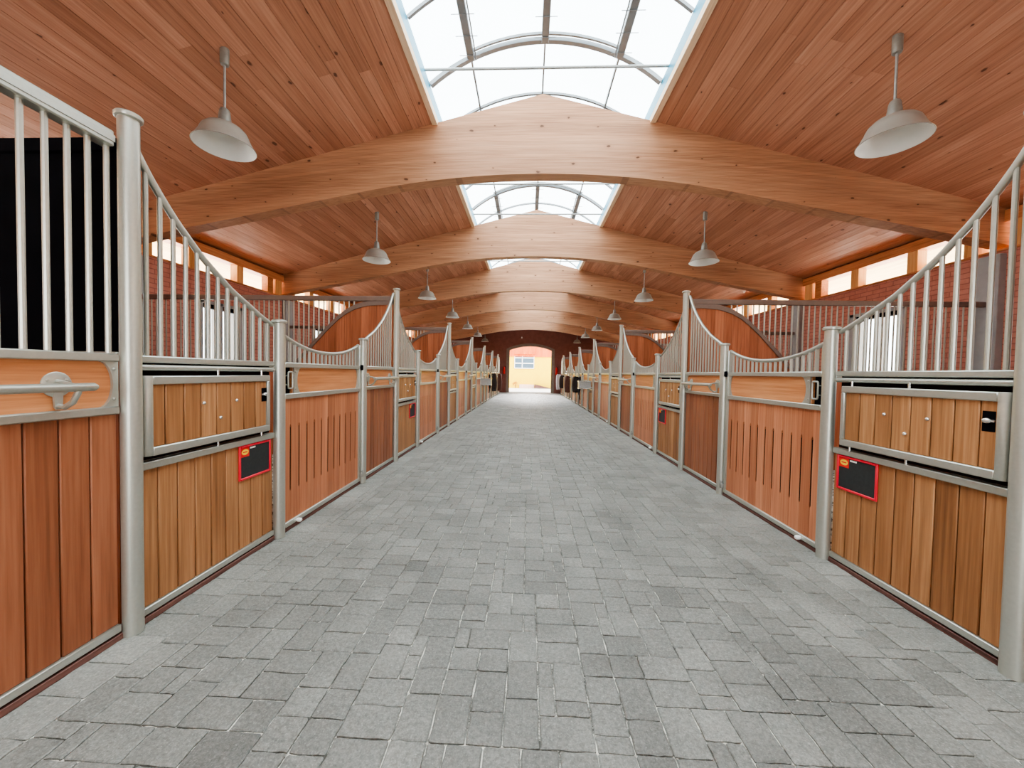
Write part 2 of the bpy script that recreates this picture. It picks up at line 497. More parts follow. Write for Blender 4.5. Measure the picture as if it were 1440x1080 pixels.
SILL = 3.03
WIN0, WIN1, WZ0, WZ1 = 1.24, 2.34, 1.05, 2.55    # stall window, measured from the beam face
def outer_wall(s):
    mb = MB()
    xs = (s*WALLX, s*(WALLX+.26))
    for k in range(-3, 6):
        y = BY+k*P; ya = max(y, YBACK); yb = min(y+P, YEND)
        if ya < y+WIN0: mb.box(*xs, ya, y+WIN0, 0, SILL)
        if k == 5:
            mb.box(*xs, y+WIN0, yb, 0, SILL); continue
        if y+WIN1 > YBACK:
            w0 = max(y+WIN0, YBACK)
            mb.box(*xs, w0, y+WIN1, 0, WZ0); mb.box(*xs, w0, y+WIN1, WZ1, SILL)
            mb.box(*xs, y+WIN1, yb, 0, SILL)
    return mb.mesh('wall', M['brick'], recalc=True)
for s in (-1, 1): add(f'wall_{SIDE[s]}', outer_wall(s), kind='structure')
tn = 3
for s in (-1, 1):
    # timber sill, wall plate and clerestory posts
    mb = MB(); mb.tint = .45
    mb.box(s*(WALLX-.025), s*(WALLX+.28), YBACK, YEND, SILL, SILL+.03, .004)
    mb.box(s*(WALLX-.02), s*(WALLX+.2), YBACK, YEND, 3.40, 3.555, .006)
    add(f'trim_{tn}', mb.mesh('wall_plate', M['plate']), kind='structure'); tn += 1
    wn = 0
for s in (-1, 1):
    for k in range(-1, 6):
        y = BY+k*P
        r = empty(f'window_{10+(k+1)*2+(1 if s > 0 else 0)}', (s*WALLX, y, SILL+.03), kind='structure')
        h = .34
        for (a, b, m, wd) in ((.30, .46, 'pale', .16), (1.10, 1.27, 'pale', .14), (2.18, 2.35, 'pale', .14), (3.08, 3.26, 'plate', .14), (3.34, 3.56, 'pale', .2)):
            if y+b > YEND: continue
            mb = MB(); mb.tint = random.random(); mb.box(-s*.012, s*wd, a, b, 0, h, .005)
            add('post', mb.mesh('clerestory_post', M[m]), r)
        mb = MB()
        if y+3.1 < YEND: mb.box(s*.10, s*.104, .46, 3.08, 0, h)
        else: mb.box(s*.10, s*.104, .46, YEND-y-.02, 0, h)
        add('pane', mb.mesh('clerestory_pane', M['glass'], smooth=False), r)
        # stall window below
        if k == 5: continue
        q = empty(f'window_{30+(k+1)*2+(1 if s > 0 else 0)}', (s*WALLX, y, WZ0), kind='structure')
        hh = WZ1-WZ0
        f = MB()
        for a, b in ((WIN0, WIN0+.13), (WIN1-.15, WIN1), (WIN0+.5, WIN0+.57)): f.box(-s*.02, s*.16, a, b, 0, hh, .006)
        f.box(-s*.02, s*.16, WIN0, WIN1, hh-.06, hh, .005); f.box(-s*.03, s*.16, WIN0, WIN1, 0, .05, .005)
        add('frame', f.mesh('window_frame', M['greycol']), q)
        f = MB(); f.box(-s*.005, s*.10, WIN0+.13, WIN1-.15, hh-.13, hh-.06, .004)
        add('blind_box', f.mesh('window_blind_box', M['black']), q)
        f = MB(); f.box(s*.07, s*.075, WIN0+.1, WIN1-.1, .03, hh-.03)
        add('pane', f.mesh('window_pane', M['glass'], smooth=False), q)
    # grey columns under the beams
for s in (-1, 1):
    for k in range(-2, 6):
        y = BY+k*P
        mb = MB(); mb.box(s*(WALLX-.09), s*(WALLX+.02), y-.03, y+.25, 0, 2.99, .008)
        add(f'trim_{tn}', mb.mesh('grey_column', M['greycol']), kind='structure'); tn += 1

# end wall with the arched doorway
DX, DS, DC = 1.45, 2.93, 3.21
def arch(hw, zs, zc, n=24):
    sag = zc-zs; R = (hw*hw+sag*sag)/(2*sag); a = math.asin(hw/R)
    return [(R*math.sin(-a+2*a*i/n), zc-R+R*math.cos(-a+2*a*i/n)) for i in range(n+1)]
mb = MB(); n = 24
ar = arch(DX, DS, DC, n)
top = [(x, roofz(x)+.02) for x, z in ar]
mb.strip(top, ar, 'Y', YEND, YEND+.35)
for s in (-1, 1):
    mb.prism([(s*DX, 0), (s*6.3, 0), (s*6.3, roofz(6.3)+.02), (s*DX, roofz(DX)+.02)], 'Y', YEND, YEND+.35)
add('wall_end', mb.mesh('end_wall', M['endwall']), kind='structure')
mb = MB()
ai = [(-DX, 0)]+arch(DX, DS, DC, n)+[(DX, 0)]; ao = [(-DX-.21, 0)]+arch(DX+.21, DS+.08, DC+.19, n)+[(DX+.21, 0)]
mb.strip(ao, ai, 'Y', YEND-.06, YEND+.40)
d = empty('door_1', (0, YEND, 0), kind='structure')
o = add('surround', mb.mesh('door_surround', M['stone'], ang=.5), d, (0, -YEND, 0))
o['label'] = 'grey arched doorway surround'

mb = MB(); ar = arch(DX, DS, DC, 24)
mb.strip([(x, roofz(x)+.02) for x, z in ar], ar, 'Y', YBACK-.3, YBACK)
for s in (-1, 1):
    mb.prism([(s*DX, 0), (s*6.3, 0), (s*6.3, roofz(6.3)+.02), (s*DX, roofz(DX)+.02)], 'Y', YBACK-.3, YBACK)
add('wall_back', mb.mesh('back_wall', M['endwall']), kind='structure')

# ------------------------------------------------------------------ roof beams
def beam_mesh():
    mb = MB(); mb.tint = .5
    xs = [i*.2-6.2 for i in range(63)]
    def bot(x):
        x = abs(x)
        return 4.055-.038*x*x if x < 2.5 else 4.055-.2375-.196*(x-2.5)
    mb.strip([(x, roofz(x)-(.0 if abs(x) > 1.4 else .0)) for x in xs], [(x, bot(x)) for x in xs], 'Y', 0, .2)
    return mb.mesh('roof_beam', M['glulam'], ang=.5)
bm_me = beam_mesh()
BL = ['nearest and largest arched laminated timber beam spanning the aisle below the skylight',
      'second arched timber beam spanning the aisle, between nearest and third beam',
      'third arched timber beam spanning the aisle, last one with skylight seen above it',
      'fourth arched timber beam from the camera, showing just below the third beam',
      'fifth arched timber beam from the camera, second to last before the dark end wall',
      'last and smallest arched timber beam, right in front of the dark end wall']
for k in range(NB):
    add('roof_beam', bm_me, None, (0, BY+k*P, 0), BL[k], 'beam', 'arched timber roof beams', 'thing')
for k in (-1, -2):
    mb_l = 'arched timber beam overhead behind the camera, ' + ('nearer' if k == -1 else 'farther') + ' of two'
    add('roof_beam', bm_me, None, (0, BY+k*P, 0), mb_l, 'beam', 'arched timber roof beams', 'thing')

# ------------------------------------------------------------------ barrel skylight
CX, CZ, CROWN = 1.45, 4.965, 5.5
sag = CROWN-CZ; SR = (CX*CX+sag*sag)/(2*sag); SC = CROWN-SR; SA_ = math.asin(CX/SR)
def sky_arc(dr=0, n=28, lim=1.0):
    return [((SR+dr)*math.sin(-SA_*lim+2*SA_*lim*i/n), SC+(SR+dr)*math.cos(-SA_*lim+2*SA_*lim*i/n)) for i in range(n+1)]
def arcz(x): return SC+math.sqrt(SR*SR-x*x)
RS = P/4
ribY = [4.84+RS*j for j in range(-9, 21)]
vents = [(3.03-.0+5.433*j, 4.84+5.433*j) for j in range(-1, 4)]
ends = [YBACK]+[BY+k*P for k in range(-2, 6)]+[]
wn = 1
for i in range(len(ends)-1):
    ya, yb = ends[i], ends[i+1]
    if yb-ya < .3: continue
    r = empty(f'window_{wn}', (0, ya, CZ), kind='structure'); wn += 1
    off = (0, -ya, -CZ)
    for s in (-1, 1):
        mb = MB(); mb.tint = .6
        mb.box(s*1.452, s*1.527, ya, yb, roofz(1.52)-.022, roofz(1.5)+.06, .003)
        add('curb_board', mb.mesh('curb_board', M['palecurb']), r, off)
        mb = MB(); mb.box(s*1.452, s*1.50, ya, yb, roofz(1.5)+.055, CZ, 0)
        add('side_panel', mb.mesh('curb_sheet', M['curbblue']), r, off)
    mb = MB()
    outer, inner = sky_arc(.035), sky_arc(.03)
    mb.strip(outer, inner, 'Y', ya, yb)
    add('pane', mb.mesh('skylight_sheet', M['glass']), r, off)
    for y in ribY:
        if not (ya <= y < yb): continue
        v = [abs(y-e) < .02 for a, b in vents for e in (a, b)]
        mb = MB(); w = .03 if any(v) else .016
        mb.strip(sky_arc(.012), sky_arc(-.035 if any(v) else -.02), 'Y', y-w, y+w)
        if any(v):
            mb.strip(sky_arc(.01, lim=.64), sky_arc(-.02, lim=.64), 'Y', y-w-.07, y-w-.045)
        add('rib', mb.mesh('skylight_rib', M['rib']), r, off)
    for xx in (-.93, 0, .93):
        mb = MB(); z = arcz(xx)
        mb.box(xx-.011, xx+.011, ya, yb, z-.022, z+.02)
        for a, b in vents:
            a2, b2 = max(a, ya), min(b, yb)
            if b2-a2 < .05: continue
            mb.box(xx-.045, xx+.045, a2, b2, z-.05, z+.015, .006)
            y = a2+.1
            while y < b2-.05:
                e = .13
                mb.tube([(xx-e, y, z-.055), (xx+e, y, z-.055)], .004, 5); y += .27
            if xx:
                q = xx*.93; mb.tube([(q, a2, arcz(q)-.06), (q, b2, arcz(q)-.06)], .009, 6)
        add('mullion', mb.mesh('skylight_mullion', M['rib']), r, off)
    for y in (1.0, 2.1, 4.6, 7.35, 8.72, 11.0, 12.3, 14.7, 15.9, 18.3, 19.5, 22.0):
        if ya <= y < yb:
            mb = MB(); mb.tube([(-1.45, y, CZ-.005), (1.45, y, CZ-.005)], .016, 8)
            add('tie_rod', mb.mesh('tie_rod', M['galv']), r, off)
# ridge closure between the end of the skylight and the roof
mb = MB(); top = sky_arc(.03); mb.strip(top, [(x, roofz(x)-.03) for x, z in top], 'Y', BY+5*P+.06, BY+5*P+.1)
add(f'trim_{tn}', mb.mesh('skylight_end', M['endwall']), kind='structure'); tn += 1

# ------------------------------------------------------------------ pendant lamps
def lamp_parts():
    d = {}
    mb = MB(); mb.lathe([(.0, .93), (.036, .93), (.038, .925), (.038, .785), (.034, .77), (.012, .765), (0, .765)], n=20); d['canopy'] = mb.mesh('lamp_canopy', M['dull_metal'])
    mb = MB(); mb.lathe([(.0105, .78), (.0105, .34)], n=10); d['stem'] = mb.mesh('lamp_stem', M['galv'])
    mb = MB(); mb.lathe([(0, .362), (.024, .362), (.036, .352), (.043, .335), (.054, .25), (.058, .215), (.06, .205), (0, .205)], n=24); d['socket'] = mb.mesh('lamp_socket', M['dull_metal'])
    mb = MB()
    o = [(.056, .216), (.10, .206), (.148, .182), (.18, .15), (.194, .122), (.203, .095), (.243, .018), (.256, .006), (.259, 0), (.256, -.004)]
    mb.lathe(o, n=40)
    k = len(mb.f); mb.f = mb.f[:-2] if True else mb.f; mb.t = mb.t[:len(mb.f)]; mb.m = mb.m[:len(mb.f)]
    mb.mi = 1
    inn = [(.254, -.003), (.239, .016), (.198, .093), (.188, .119), (.174, .145), (.142, .175), (.096, .197), (0, .205)]
    mb.lathe(inn, n=40); mb.f.pop(-1) if len(mb.f[-1]) > 10 else None
    if len(mb.f[-1]) > 10: mb.f.pop(-1)
    mb.t = mb.t[:len(mb.f)]; mb.m = mb.m[:len(mb.f)]
    d['shade'] = mb.mesh('lamp_shade', [M['shade_out'], M['shade_in']], recalc=False)
    mb = MB(); mb.lathe([(0, .125), (.02, .13), (.03, .15), (.027, .17), (.02, .185), (.02, .205)], n=16); d['bulb'] = mb.mesh('lamp_bulb', M['white'])
    return d
LP = lamp_parts()
for s, lx in ((-1, -3.09), (1, 3.08)):
    for k in range(7):
        y = 3.551+k*P
        where = 'nearest and largest' if k == 0 else ORD[k]+' nearest'
        r = empty('pendant_lamp', (lx, y, 3.43), f'{where} grey enamel pendant lamp on a rod over the {SIDE[s]} stall row', 'lamp', f'pendant lamps over the {SIDE[s]} stalls')
        if k == 6: r['label'] = f'tiny farthest grey pendant lamp against the dark end wall, {SIDE[s]} of the doorway'
        for nm, me in LP.items(): add('lamp_shade' if nm == 'shade' else nm, me, r)

# ------------------------------------------------------------------ stall posts
def post_mesh(h):
    mb = MB(); r = .040
    mb.lathe([(r, 0), (r, h-.03), (.0435, h-.03), (.051, h-.027), (.053, h-.02), (.053, h-.012), (.048, h-.006), (.03, h-.001), (0, h)], n=28)
    return mb.mesh('stall_post', M['metal'])
post_parts = {h: post_mesh(h) for h in (ZT, ZS)}
for s in (-1, 1):
    nt = ns = 0
    for k in range(7):
        for w, dy in (('T', 0), ('A', SA), ('B', SB)):
            if k == 6 and w != 'T': continue
            y = Y0+k*P+dy
            if w == 'T':
                lab = ('tall capped grey round post standing nearest the camera, %s stall row' % SIDE[s]) if k == 0 else \
                      f'{ORD[nt]} tall capped grey post counting along the {SIDE[s]} stall row'
                nt += 1
            else:
                lab = f'{ORD[ns] if ns < 14 else "last"} short capped grey post counting along the {SIDE[s]} stall row'
                ns += 1
            add('tall_post' if w == 'T' else 'short_post', post_parts[ZT if w == 'T' else ZS], None, (s*W, y, 0), lab, 'post',
                f'{"tall" if w == "T" else "short"} posts of the {SIDE[s]} stall row')

# ------------------------------------------------------------------ stall front panels (local: u towards aisle, y along row, z up)
def rise(d):
    """height of the swept top rail at distance d from a tall post"""
    pts = [(.03, 2.425), (.1, 2.31), (.17, 2.22), (.27, 2.108), (.435, 1.96), (.66, 1.81), (.93, 1.682), (1.05, 1.635)]
    if d <= pts[0][0]: return pts[0][1]
    for (a, za), (b, zb) in zip(pts, pts[1:]):
        if d <= b: return za+(zb-za)*(d-a)/(b-a)
    return pts[-1][1]
def smooth_rise(d):
    return (rise(d-.03)+2*rise(d)+rise(d+.03))/4
def dip(t):      # door top rail, t = -1..1
    return 1.462+.128*abs(t)**2.2

def planks(y0, y1, z0, z1, n, u0, u1, seed, slots=None, gap=.0026):
    mb = MB(); rnd = random.Random(seed); w = (y1-y0)/n
    for i in range(n):
        mb.tint = rnd.random()
        a, b = y0+i*w+gap, y0+(i+1)*w-gap
        mb.box(u0, u1, a, b, z0, z1, .004)
    return mb
def slotted(y0, y1, z0, z1, cents, u0, u1, seed):
    """door boards with long ventilation slots cut between them"""
    mb = MB(); rnd = random.Random(seed); sz0, sz1, hw = .318, .845, .0085
    edges = [y0]+list(cents)+[y1]
    for a, b in zip(edges, edges[1:]):
        mb.tint = rnd.random()
        la = 0 if a == y0 else hw; rb = 0 if b == y1 else hw
        g = .0008
        poly = [(a+g, z0), (b-g, z0)]
        if rb: poly += [(b-g, sz0-.012), (b-rb*.6, sz0-.006), (b-rb, sz0+.006), (b-rb, sz1-.006), (b-rb*.6, sz1+.006), (b-g, sz1+.012)]
        poly += [(b-g, z1), (a+g, z1)]
        if la: poly += [(a+g, sz1+.012), (a+la*.6, sz1+.006), (a+la, sz1-.006), (a+la, sz0+.006), (a+la*.6, sz0-.006), (a+g, sz0-.012)]
        mb.prism(poly, 'X', u0, u1)
    return mb
def plate(ya, yb, z0, z1, curve, u=(.012, .024)):
    """metal corner plate between y=ya and y=yb; edge at yb hollowed to a half round of depth `curve`"""
    n = 14; zc, h = (z0+z1)/2, (z1-z0)/2
    e = [(yb-(curve if yb > ya else -curve)*math.sin(PI*i/n)*1.0, zc-h*math.cos(PI*i/n)) for i in range(n+1)]
    e = [(yb-(1 if yb > ya else -1)*curve*math.sqrt(max(0, 1-((z-zc)/h)**2)), z) for y, z in e]
    mb = MB(); mb.prism([(ya, z1), (ya, z0)]+e, 'X', *u)
    for zz in (z0+.035, z1-.035):
        yy = ya+(.02 if yb > ya else -.02)
        mb.lathe([(.007, 0), (.0065, .003), (.004, .005), (0, .006)], (u[1], yy, zz), 10, 'X')
    return mb

def bar_group(root, s, ys, zf, z0, key, merged):
    if merged:
        def mk():
            mb = MB()
            for y in ys: mb.tube([(0, y, z0), (0, y, zf(y))], .0110, 6)
            return sh(mb).mesh('grille', M['metal'], -s)
        add('grille', cached((key, s), mk), root); return
    for i, y in enumerate(ys):
        def mk():
            mb = MB(); mb.tube([(0, y, z0), (0, y, zf(y))], .0110, 10); return sh(mb).mesh('bar', M['metal'], -s)
        add('bar', cached((key, s, i), mk), root)

UO = -.04           # panels sit slightly behind the post axis
def sh(mb):
    mb.v = [(v[0]+UO, v[1], v[2]) for v in mb.v]; return mb
FEED_Y = (.042, 1.037)
def feed_panel(s, k):
    y0, y1 = FEED_Y
    far = k >= 3
    r = empty('feed_panel', (s*W, Y0+k*P, 0), None, 'stall panel', f'feed panels of the {SIDE[s]} stall row')
    r['label'] = (f'nearest stall panel with hinged wooden feed flap and swept bar top, {SIDE[s]} side' if k == 0 else
                  f'{ORD[k]} stall panel with a wooden feed flap counting from the camera, {SIDE[s]} side')
    def part(nm, key, mat, fn, par=r):
        def mk():
            return sh(fn()).mesh(nm, M[mat], -s)
        return add(nm, cached(('feed', key, s), mk), par)
    part('bottom_rail', 1, 'metal', lambda: MB().box(-.012, .03, y0, y1, .034, .071, .004))
    part('kerb_gap', 2, 'darkgap', lambda: MB().box(-.012, .012, y0, y1, .02, .034))
    part('plank_panel', 3, 'oak_feed', lambda: planks(y0, y1, .071, .78, 9, -.01, .016, 21+s))
    part('middle_rail', 4, 'metal', lambda: MB().box(-.012, .034, y0, y1, .779, .820, .005))
    part('tube_rail', 5, 'metal', lambda: MB().tube([(.018, y0, 1.298), (.018, y1, 1.298)], .0165, 12))
    part('upper_rail', 6, 'metal', lambda: MB().box(-.014, .034, y0, y1, 1.322, 1.358, .006))
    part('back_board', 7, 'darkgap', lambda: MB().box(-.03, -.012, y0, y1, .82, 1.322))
    part('top_rail', 8, 'metal', lambda: MB().tube([(0, y, smooth_rise(y)) for y in [.03+.03*i for i in range(35)]], .0178, 12))
    bar_group(r, s, [.113+.0737*i for i in range(13)], smooth_rise, 1.35, 'fbar', far)
    # flap
    fl = part('flap', 10, 'oak_feed', lambda: planks(.056, .928, .892, 1.217, 8, .02, .046, 33+s))
    def frame():
        mb = MB()
        mb.box(.015, .058, .09, .955, 1.212, 1.256, .005); mb.box(.015, .058, .09, .955, .849, .893, .005)
        mb.box(.015, .058, .927, .955, .89, 1.214, .004)
        return mb
    part('flap_frame', 11, 'metal', frame, fl)
    part('hinge_tube', 12, 'metal', lambda: MB().lathe([(.0, .852), (.023, .852), (.025, .856), (.025, 1.252), (.023, 1.256), (0, 1.256)], (.037, .075, 0), 18), fl)
    for i, (by, bz) in enumerate(((.397, 1.095), (.644, 1.094), (.516, .996))):
        part('bolt', 20+i, 'bright', lambda: MB().lathe([(.010, 0), (.010, .003), (.0085, .008), (.005, .011), (0, .012)], (.046, by, bz), 12, 'X'), fl)
    ly = .902 if s < 0 else .128
    def latch():
        mb = MB(); a = .026
        mb.box(.044, .0475, ly-a, ly+a, 1.068, 1.165, .001); return mb
    lt = part('latch_recess', 30, 'black', latch, fl)
    def knob():
        mb = MB(); mb.tube([(.048, ly+.024*(-1 if s < 0 else -1), 1.118), (.052, ly+.002, 1.12)], .006, 8)
        mb.lathe([(0, -.016), (.009, -.012), (.014, 0), (.011, .012), (0, .018)], (.054, ly, 1.12), 12, 'Y'); return mb
    part('latch_knob', 31, 'bright', knob, fl)
    def pins():
        mb = MB()
        for yy in (.52, .90):
            mb.tube([(.03, yy, 1.255), (.03, yy, 1.29)], .006, 8); mb.tube([(.03, yy, .818), (.03, yy, .852)], .006, 8)
        return mb
    part('pivot_pin', 32, 'bright', pins)
    return r

def rail_panel(s, k, near=False):
    """panel with an oval board and a blanket bar"""
    y0, y1 = SB+.042, P-.042
    far = k >= 3
    r = empty('blanket_panel', (s*W, Y0+k*P, 0), None, 'stall panel', f'blanket rail panels of the {SIDE[s]} stall row')
    r['label'] = (f'stall panel with blanket bar and flat top rail before the nearest post, {SIDE[s]} side' if near else
                  f'{ORD[k]} swept-top stall panel with a blanket bar counting from the camera, {SIDE[s]} side')
    tag_ = 'near' if near else 'std'
    def part(nm, key, mat, fn, par=r):
        return add(nm, cached(('rail', tag_, key, s), lambda: sh(fn()).mesh(nm, M[mat], -s)), par)
    part('bottom_rail', 1, 'metal', lambda: MB().box(-.012, .03, y0, y1, .034, .071, .004))
    part('kerb_gap', 2, 'darkgap', lambda: MB().box(-.012, .012, y0, y1, .02, .034))
    part('plank_panel', 3, 'oak_front', lambda: planks(y0, y1, .071, 1.08, 9, -.01, .016, 41+s))
    part('middle_rail', 4, 'metal', lambda: MB().box(-.012, .034, y0, y1, 1.077, 1.114, .005))
    part('upper_rail', 6, 'metal', lambda: MB().box(-.014, .034, y0, y1, 1.322, 1.36, .005))
    part('oval_board', 7, 'oak_oval', lambda: MB().box(-.008, .012, y0, y1, 1.114, 1.322))
    part('end_plate', 8, 'metal', lambda: plate(y0, y0+.075, 1.114, 1.322, .052))
    part('end_plate', 9, 'metal', lambda: plate(y1, y1-.075, 1.114, 1.322, .052))
    if near:
        def top():
            mb = MB(); mb.box(-.03, .034, y0, y1-.012, 2.306, 2.378, .006); mb.box(.034, .037, y0, y1-.012, 2.326, 2.357, .001); return mb
        part('top_rail', 10, 'metal', top)
        bar_group(r, s, [y1-.02-.0737*i for i in range(13)], lambda y: 2.31, 1.355, 'nbar', False)
    else:
        part('top_rail', 10, 'metal', lambda: MB().tube([(0, P-d, smooth_rise(d)) for d in [.03+.03*i for i in range(35)]], .0178, 12))
        bar_group(r, s, [P-.113-.0737*i for i in range(13)], lambda y: smooth_rise(P-y), 1.355, 'cbar', far)
    bo = -.08 if near else 0
    yb0, yb1 = 2.735+bo, 3.435+bo
    zb = 1.212
    bb = part('blanket_bar', 20, 'bright' if False else 'metal', lambda: MB().tube([(.115, yb0-.05, zb), (.115, yb0-.045, zb), (.115, yb1+.05, zb), (.115, yb1+.062, zb)], [.012, .0175, .0175, .01], 14))
    for i, yy in enumerate((yb0, yb1)):
        def bracket():
            mb = MB()
            mb.lathe([(.052, 0), (.052, .004), (.049, .006), (0, .006)], (.012, yy, 1.222), 24, 'X')
            mb.prism([(yy-.016, 1.19), (yy+.016, 1.19), (yy+.013, 1.13), (yy+.006, 1.118), (yy-.006, 1.118), (yy-.013, 1.13)], 'X', .016, .024)
            mb.tube([(.018, yy, 1.135), (.05, yy, 1.128), (.085, yy, 1.15), (.108, yy, 1.19), (.114, yy, 1.208)], [.010, .011, .011, .011, .010], 10)
            mb.tube([(.016, yy, 1.235), (.06, yy, 1.228), (.11, yy, 1.215)], .009, 8)
            for dy in (-.032, .032): mb.lathe([(.006, 0), (.005, .003), (0, .004)], (.018, yy+dy, 1.24), 8, 'X')
            return mb
        part('bracket', 30+i, 'metal', bracket, bb)
    return r

DY0, DY1 = SA+.043, SB-.043
def stall_door(s, k):
    far = k >= 3
    r = empty('stall_door', (s*W, Y0+k*P, 0), None, 'stall door', f'stall doors of the {SIDE[s]} row')
    r['label'] = (f'nearest slotted wooden stall door with dipped bar top and latch handle, {SIDE[s]} side' if k == 0 else
                  f'{ORD[k]} wooden stall door with dipped top rail counting from the camera, {SIDE[s]} side')
    def part(nm, key, mat, fn, par=r):
        return add(nm, cached(('door', key, s), lambda: sh(fn()).mesh(nm, M[mat], -s)), par)
    y0, y1 = DY0, DY1
    st = .04
    def frame():
        mb = MB()
        mb.box(-.012, .036, y0, y0+st, .03, 1.595, .004)
        mb.box(-.012, .036, y1-st, y1, .03, 1.59, .004)
        mb.box(-.012, .036, y0+st, y1-st, .03, .07, .004)
        mb.box(-.012, .037, y0+st, y1-st, 1.066, 1.107, .004)
        mb.box(-.012, .037, y0+st, y1-st, 1.318, 1.357, .004)
        return mb
    part('frame', 1, 'metal', frame)
    a, b = y0+st, y1-st
    part('shadow_gap', 2, 'black', lambda: MB().box(-.02, .01, y0, y1, .0, .031))
    cents = [1.249+.1151*i for i in range(11)]
    part('plank_panel', 3, 'oak_door', lambda: slotted(a, b, .07, 1.068, cents, -.008, .018, 51+s))
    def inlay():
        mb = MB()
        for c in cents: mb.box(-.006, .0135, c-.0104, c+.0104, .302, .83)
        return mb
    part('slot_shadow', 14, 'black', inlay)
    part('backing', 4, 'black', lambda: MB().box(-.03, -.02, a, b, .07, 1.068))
    part('oval_board', 5, 'oak_oval', lambda: MB().box(-.008, .014, a+.11, b, 1.107, 1.318))
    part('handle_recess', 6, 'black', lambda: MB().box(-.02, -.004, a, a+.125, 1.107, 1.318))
    part('end_plate', 7, 'metal', lambda: plate(a+.12, a+.22, 1.107, 1.318, .055, (.012, .026)))
    part('end_plate', 8, 'metal', lambda: plate(b, b-.075, 1.107, 1.318, .05, (.012, .026)))
    def handle():
        mb = MB(); ya, yb, za, zb, q = a+.016, a+.072, 1.15, 1.282, .014
        pts = []
        for cy, cz, st_ in ((yb-q, zb-q, 0), (ya+q, zb-q, 1), (ya+q, za+q, 2), (yb-q, za+q, 3)):
            for i in range(5):
                an = PI/2*(st_+i/4); pts.append((.045, cy+q*math.cos(an), cz+q*math.sin(an)))
        mb.tube(pts, .0065, 8, closed=True)
        for zz in (za+.03, zb-.03): mb.tube([(-.01, ya, zz), (.045, ya, zz)], .005, 6)
        return mb
    part('handle', 9, 'metal', handle)
    part('top_rail', 10, 'metal', lambda: MB().tube([(0, y0+.01+(y1-y0-.02)*i/30, dip(-1+2*i/30)) for i in range(31)], .0165, 12))
    nb = 19; sp = (b-a)/nb
    bar_group(r, s, [a+sp*(i+.5) for i in range(nb)], lambda y: dip((y-(y0+y1)/2)/((y1-y0)/2)), 1.35, 'dbar', far)
    part('hinge', 11, 'black', lambda: MB().lathe([(0, -.03), (.014, -.03), (.018, -.02), (.018, .02), (.014, .03), (0, .03)], (.045, y1-.01, 1.338), 12, 'Z').box(.02, .05, y1-.03, y1+.012, 1.328, 1.348, .002))
    def bot():
        mb = MB(); mb.box(.03, .065, y1-.025, y1+.012, .08, .13, .004); mb.lathe([(0, .13), (.012, .13), (.012, .155), (.008, .16), (0, .16)], (.05, y1-.004, 0), 10); return mb
    part('floor_bolt', 12, 'dull_metal', bot)
    part('door_stop', 13, 'white', lambda: MB().lathe([(0, 0), (.014, 0), (.017, .012), (.017, .03), (.012, .04), (0, .042)], (.034, y0+.19, .045), 14, 'X'))
    return r

for s in (-1, 1):
    rail_panel(s, -1, True)
    for k in range(6):
        feed_panel(s, k); stall_door(s, k); rail_panel(s, k)
    # closing panel between the last tall post and the end wall
    r = empty('end_panel', (s*W, Y0+6*P, 0), f'last tall barred panel beside the arched doorway, {SIDE[s]} side', 'stall panel')
    L = 1.75
    mb = MB(); mb.box(-.012, .03, .046, L, .034, .071); mb.box(-.012, .034, .046, L, 1.322, 1.36); mb.box(-.012, .03, L-.04, L, .05, 2.1)
    pts = [(0, .046, 2.40), (0, 1.15, 2.37)]+[(0, 1.15+.57*math.sin(PI/2*i/6), 2.09+.28*math.cos(PI/2*i/6)) for i in range(1, 7)]
    mb.tube(pts, .02, 10)
    add('frame', sh(mb).mesh('end_frame', M['metal'], -s), r)
    mb = planks(.046, L, .097, 1.322, 15, -.01, .016, 61+s); add('plank_panel', sh(mb).mesh('end_planks', M['oak_front'], -s), r)
    mb = MB()
    for i in range(22): mb.tube([(0, .1+.073*i, 1.35), (0, .1+.073*i, 2.36 if i < 16 else 2.2)], .0098, 6)
    add('grille', sh(mb).mesh('end_grille', M['metal'], -s), r)

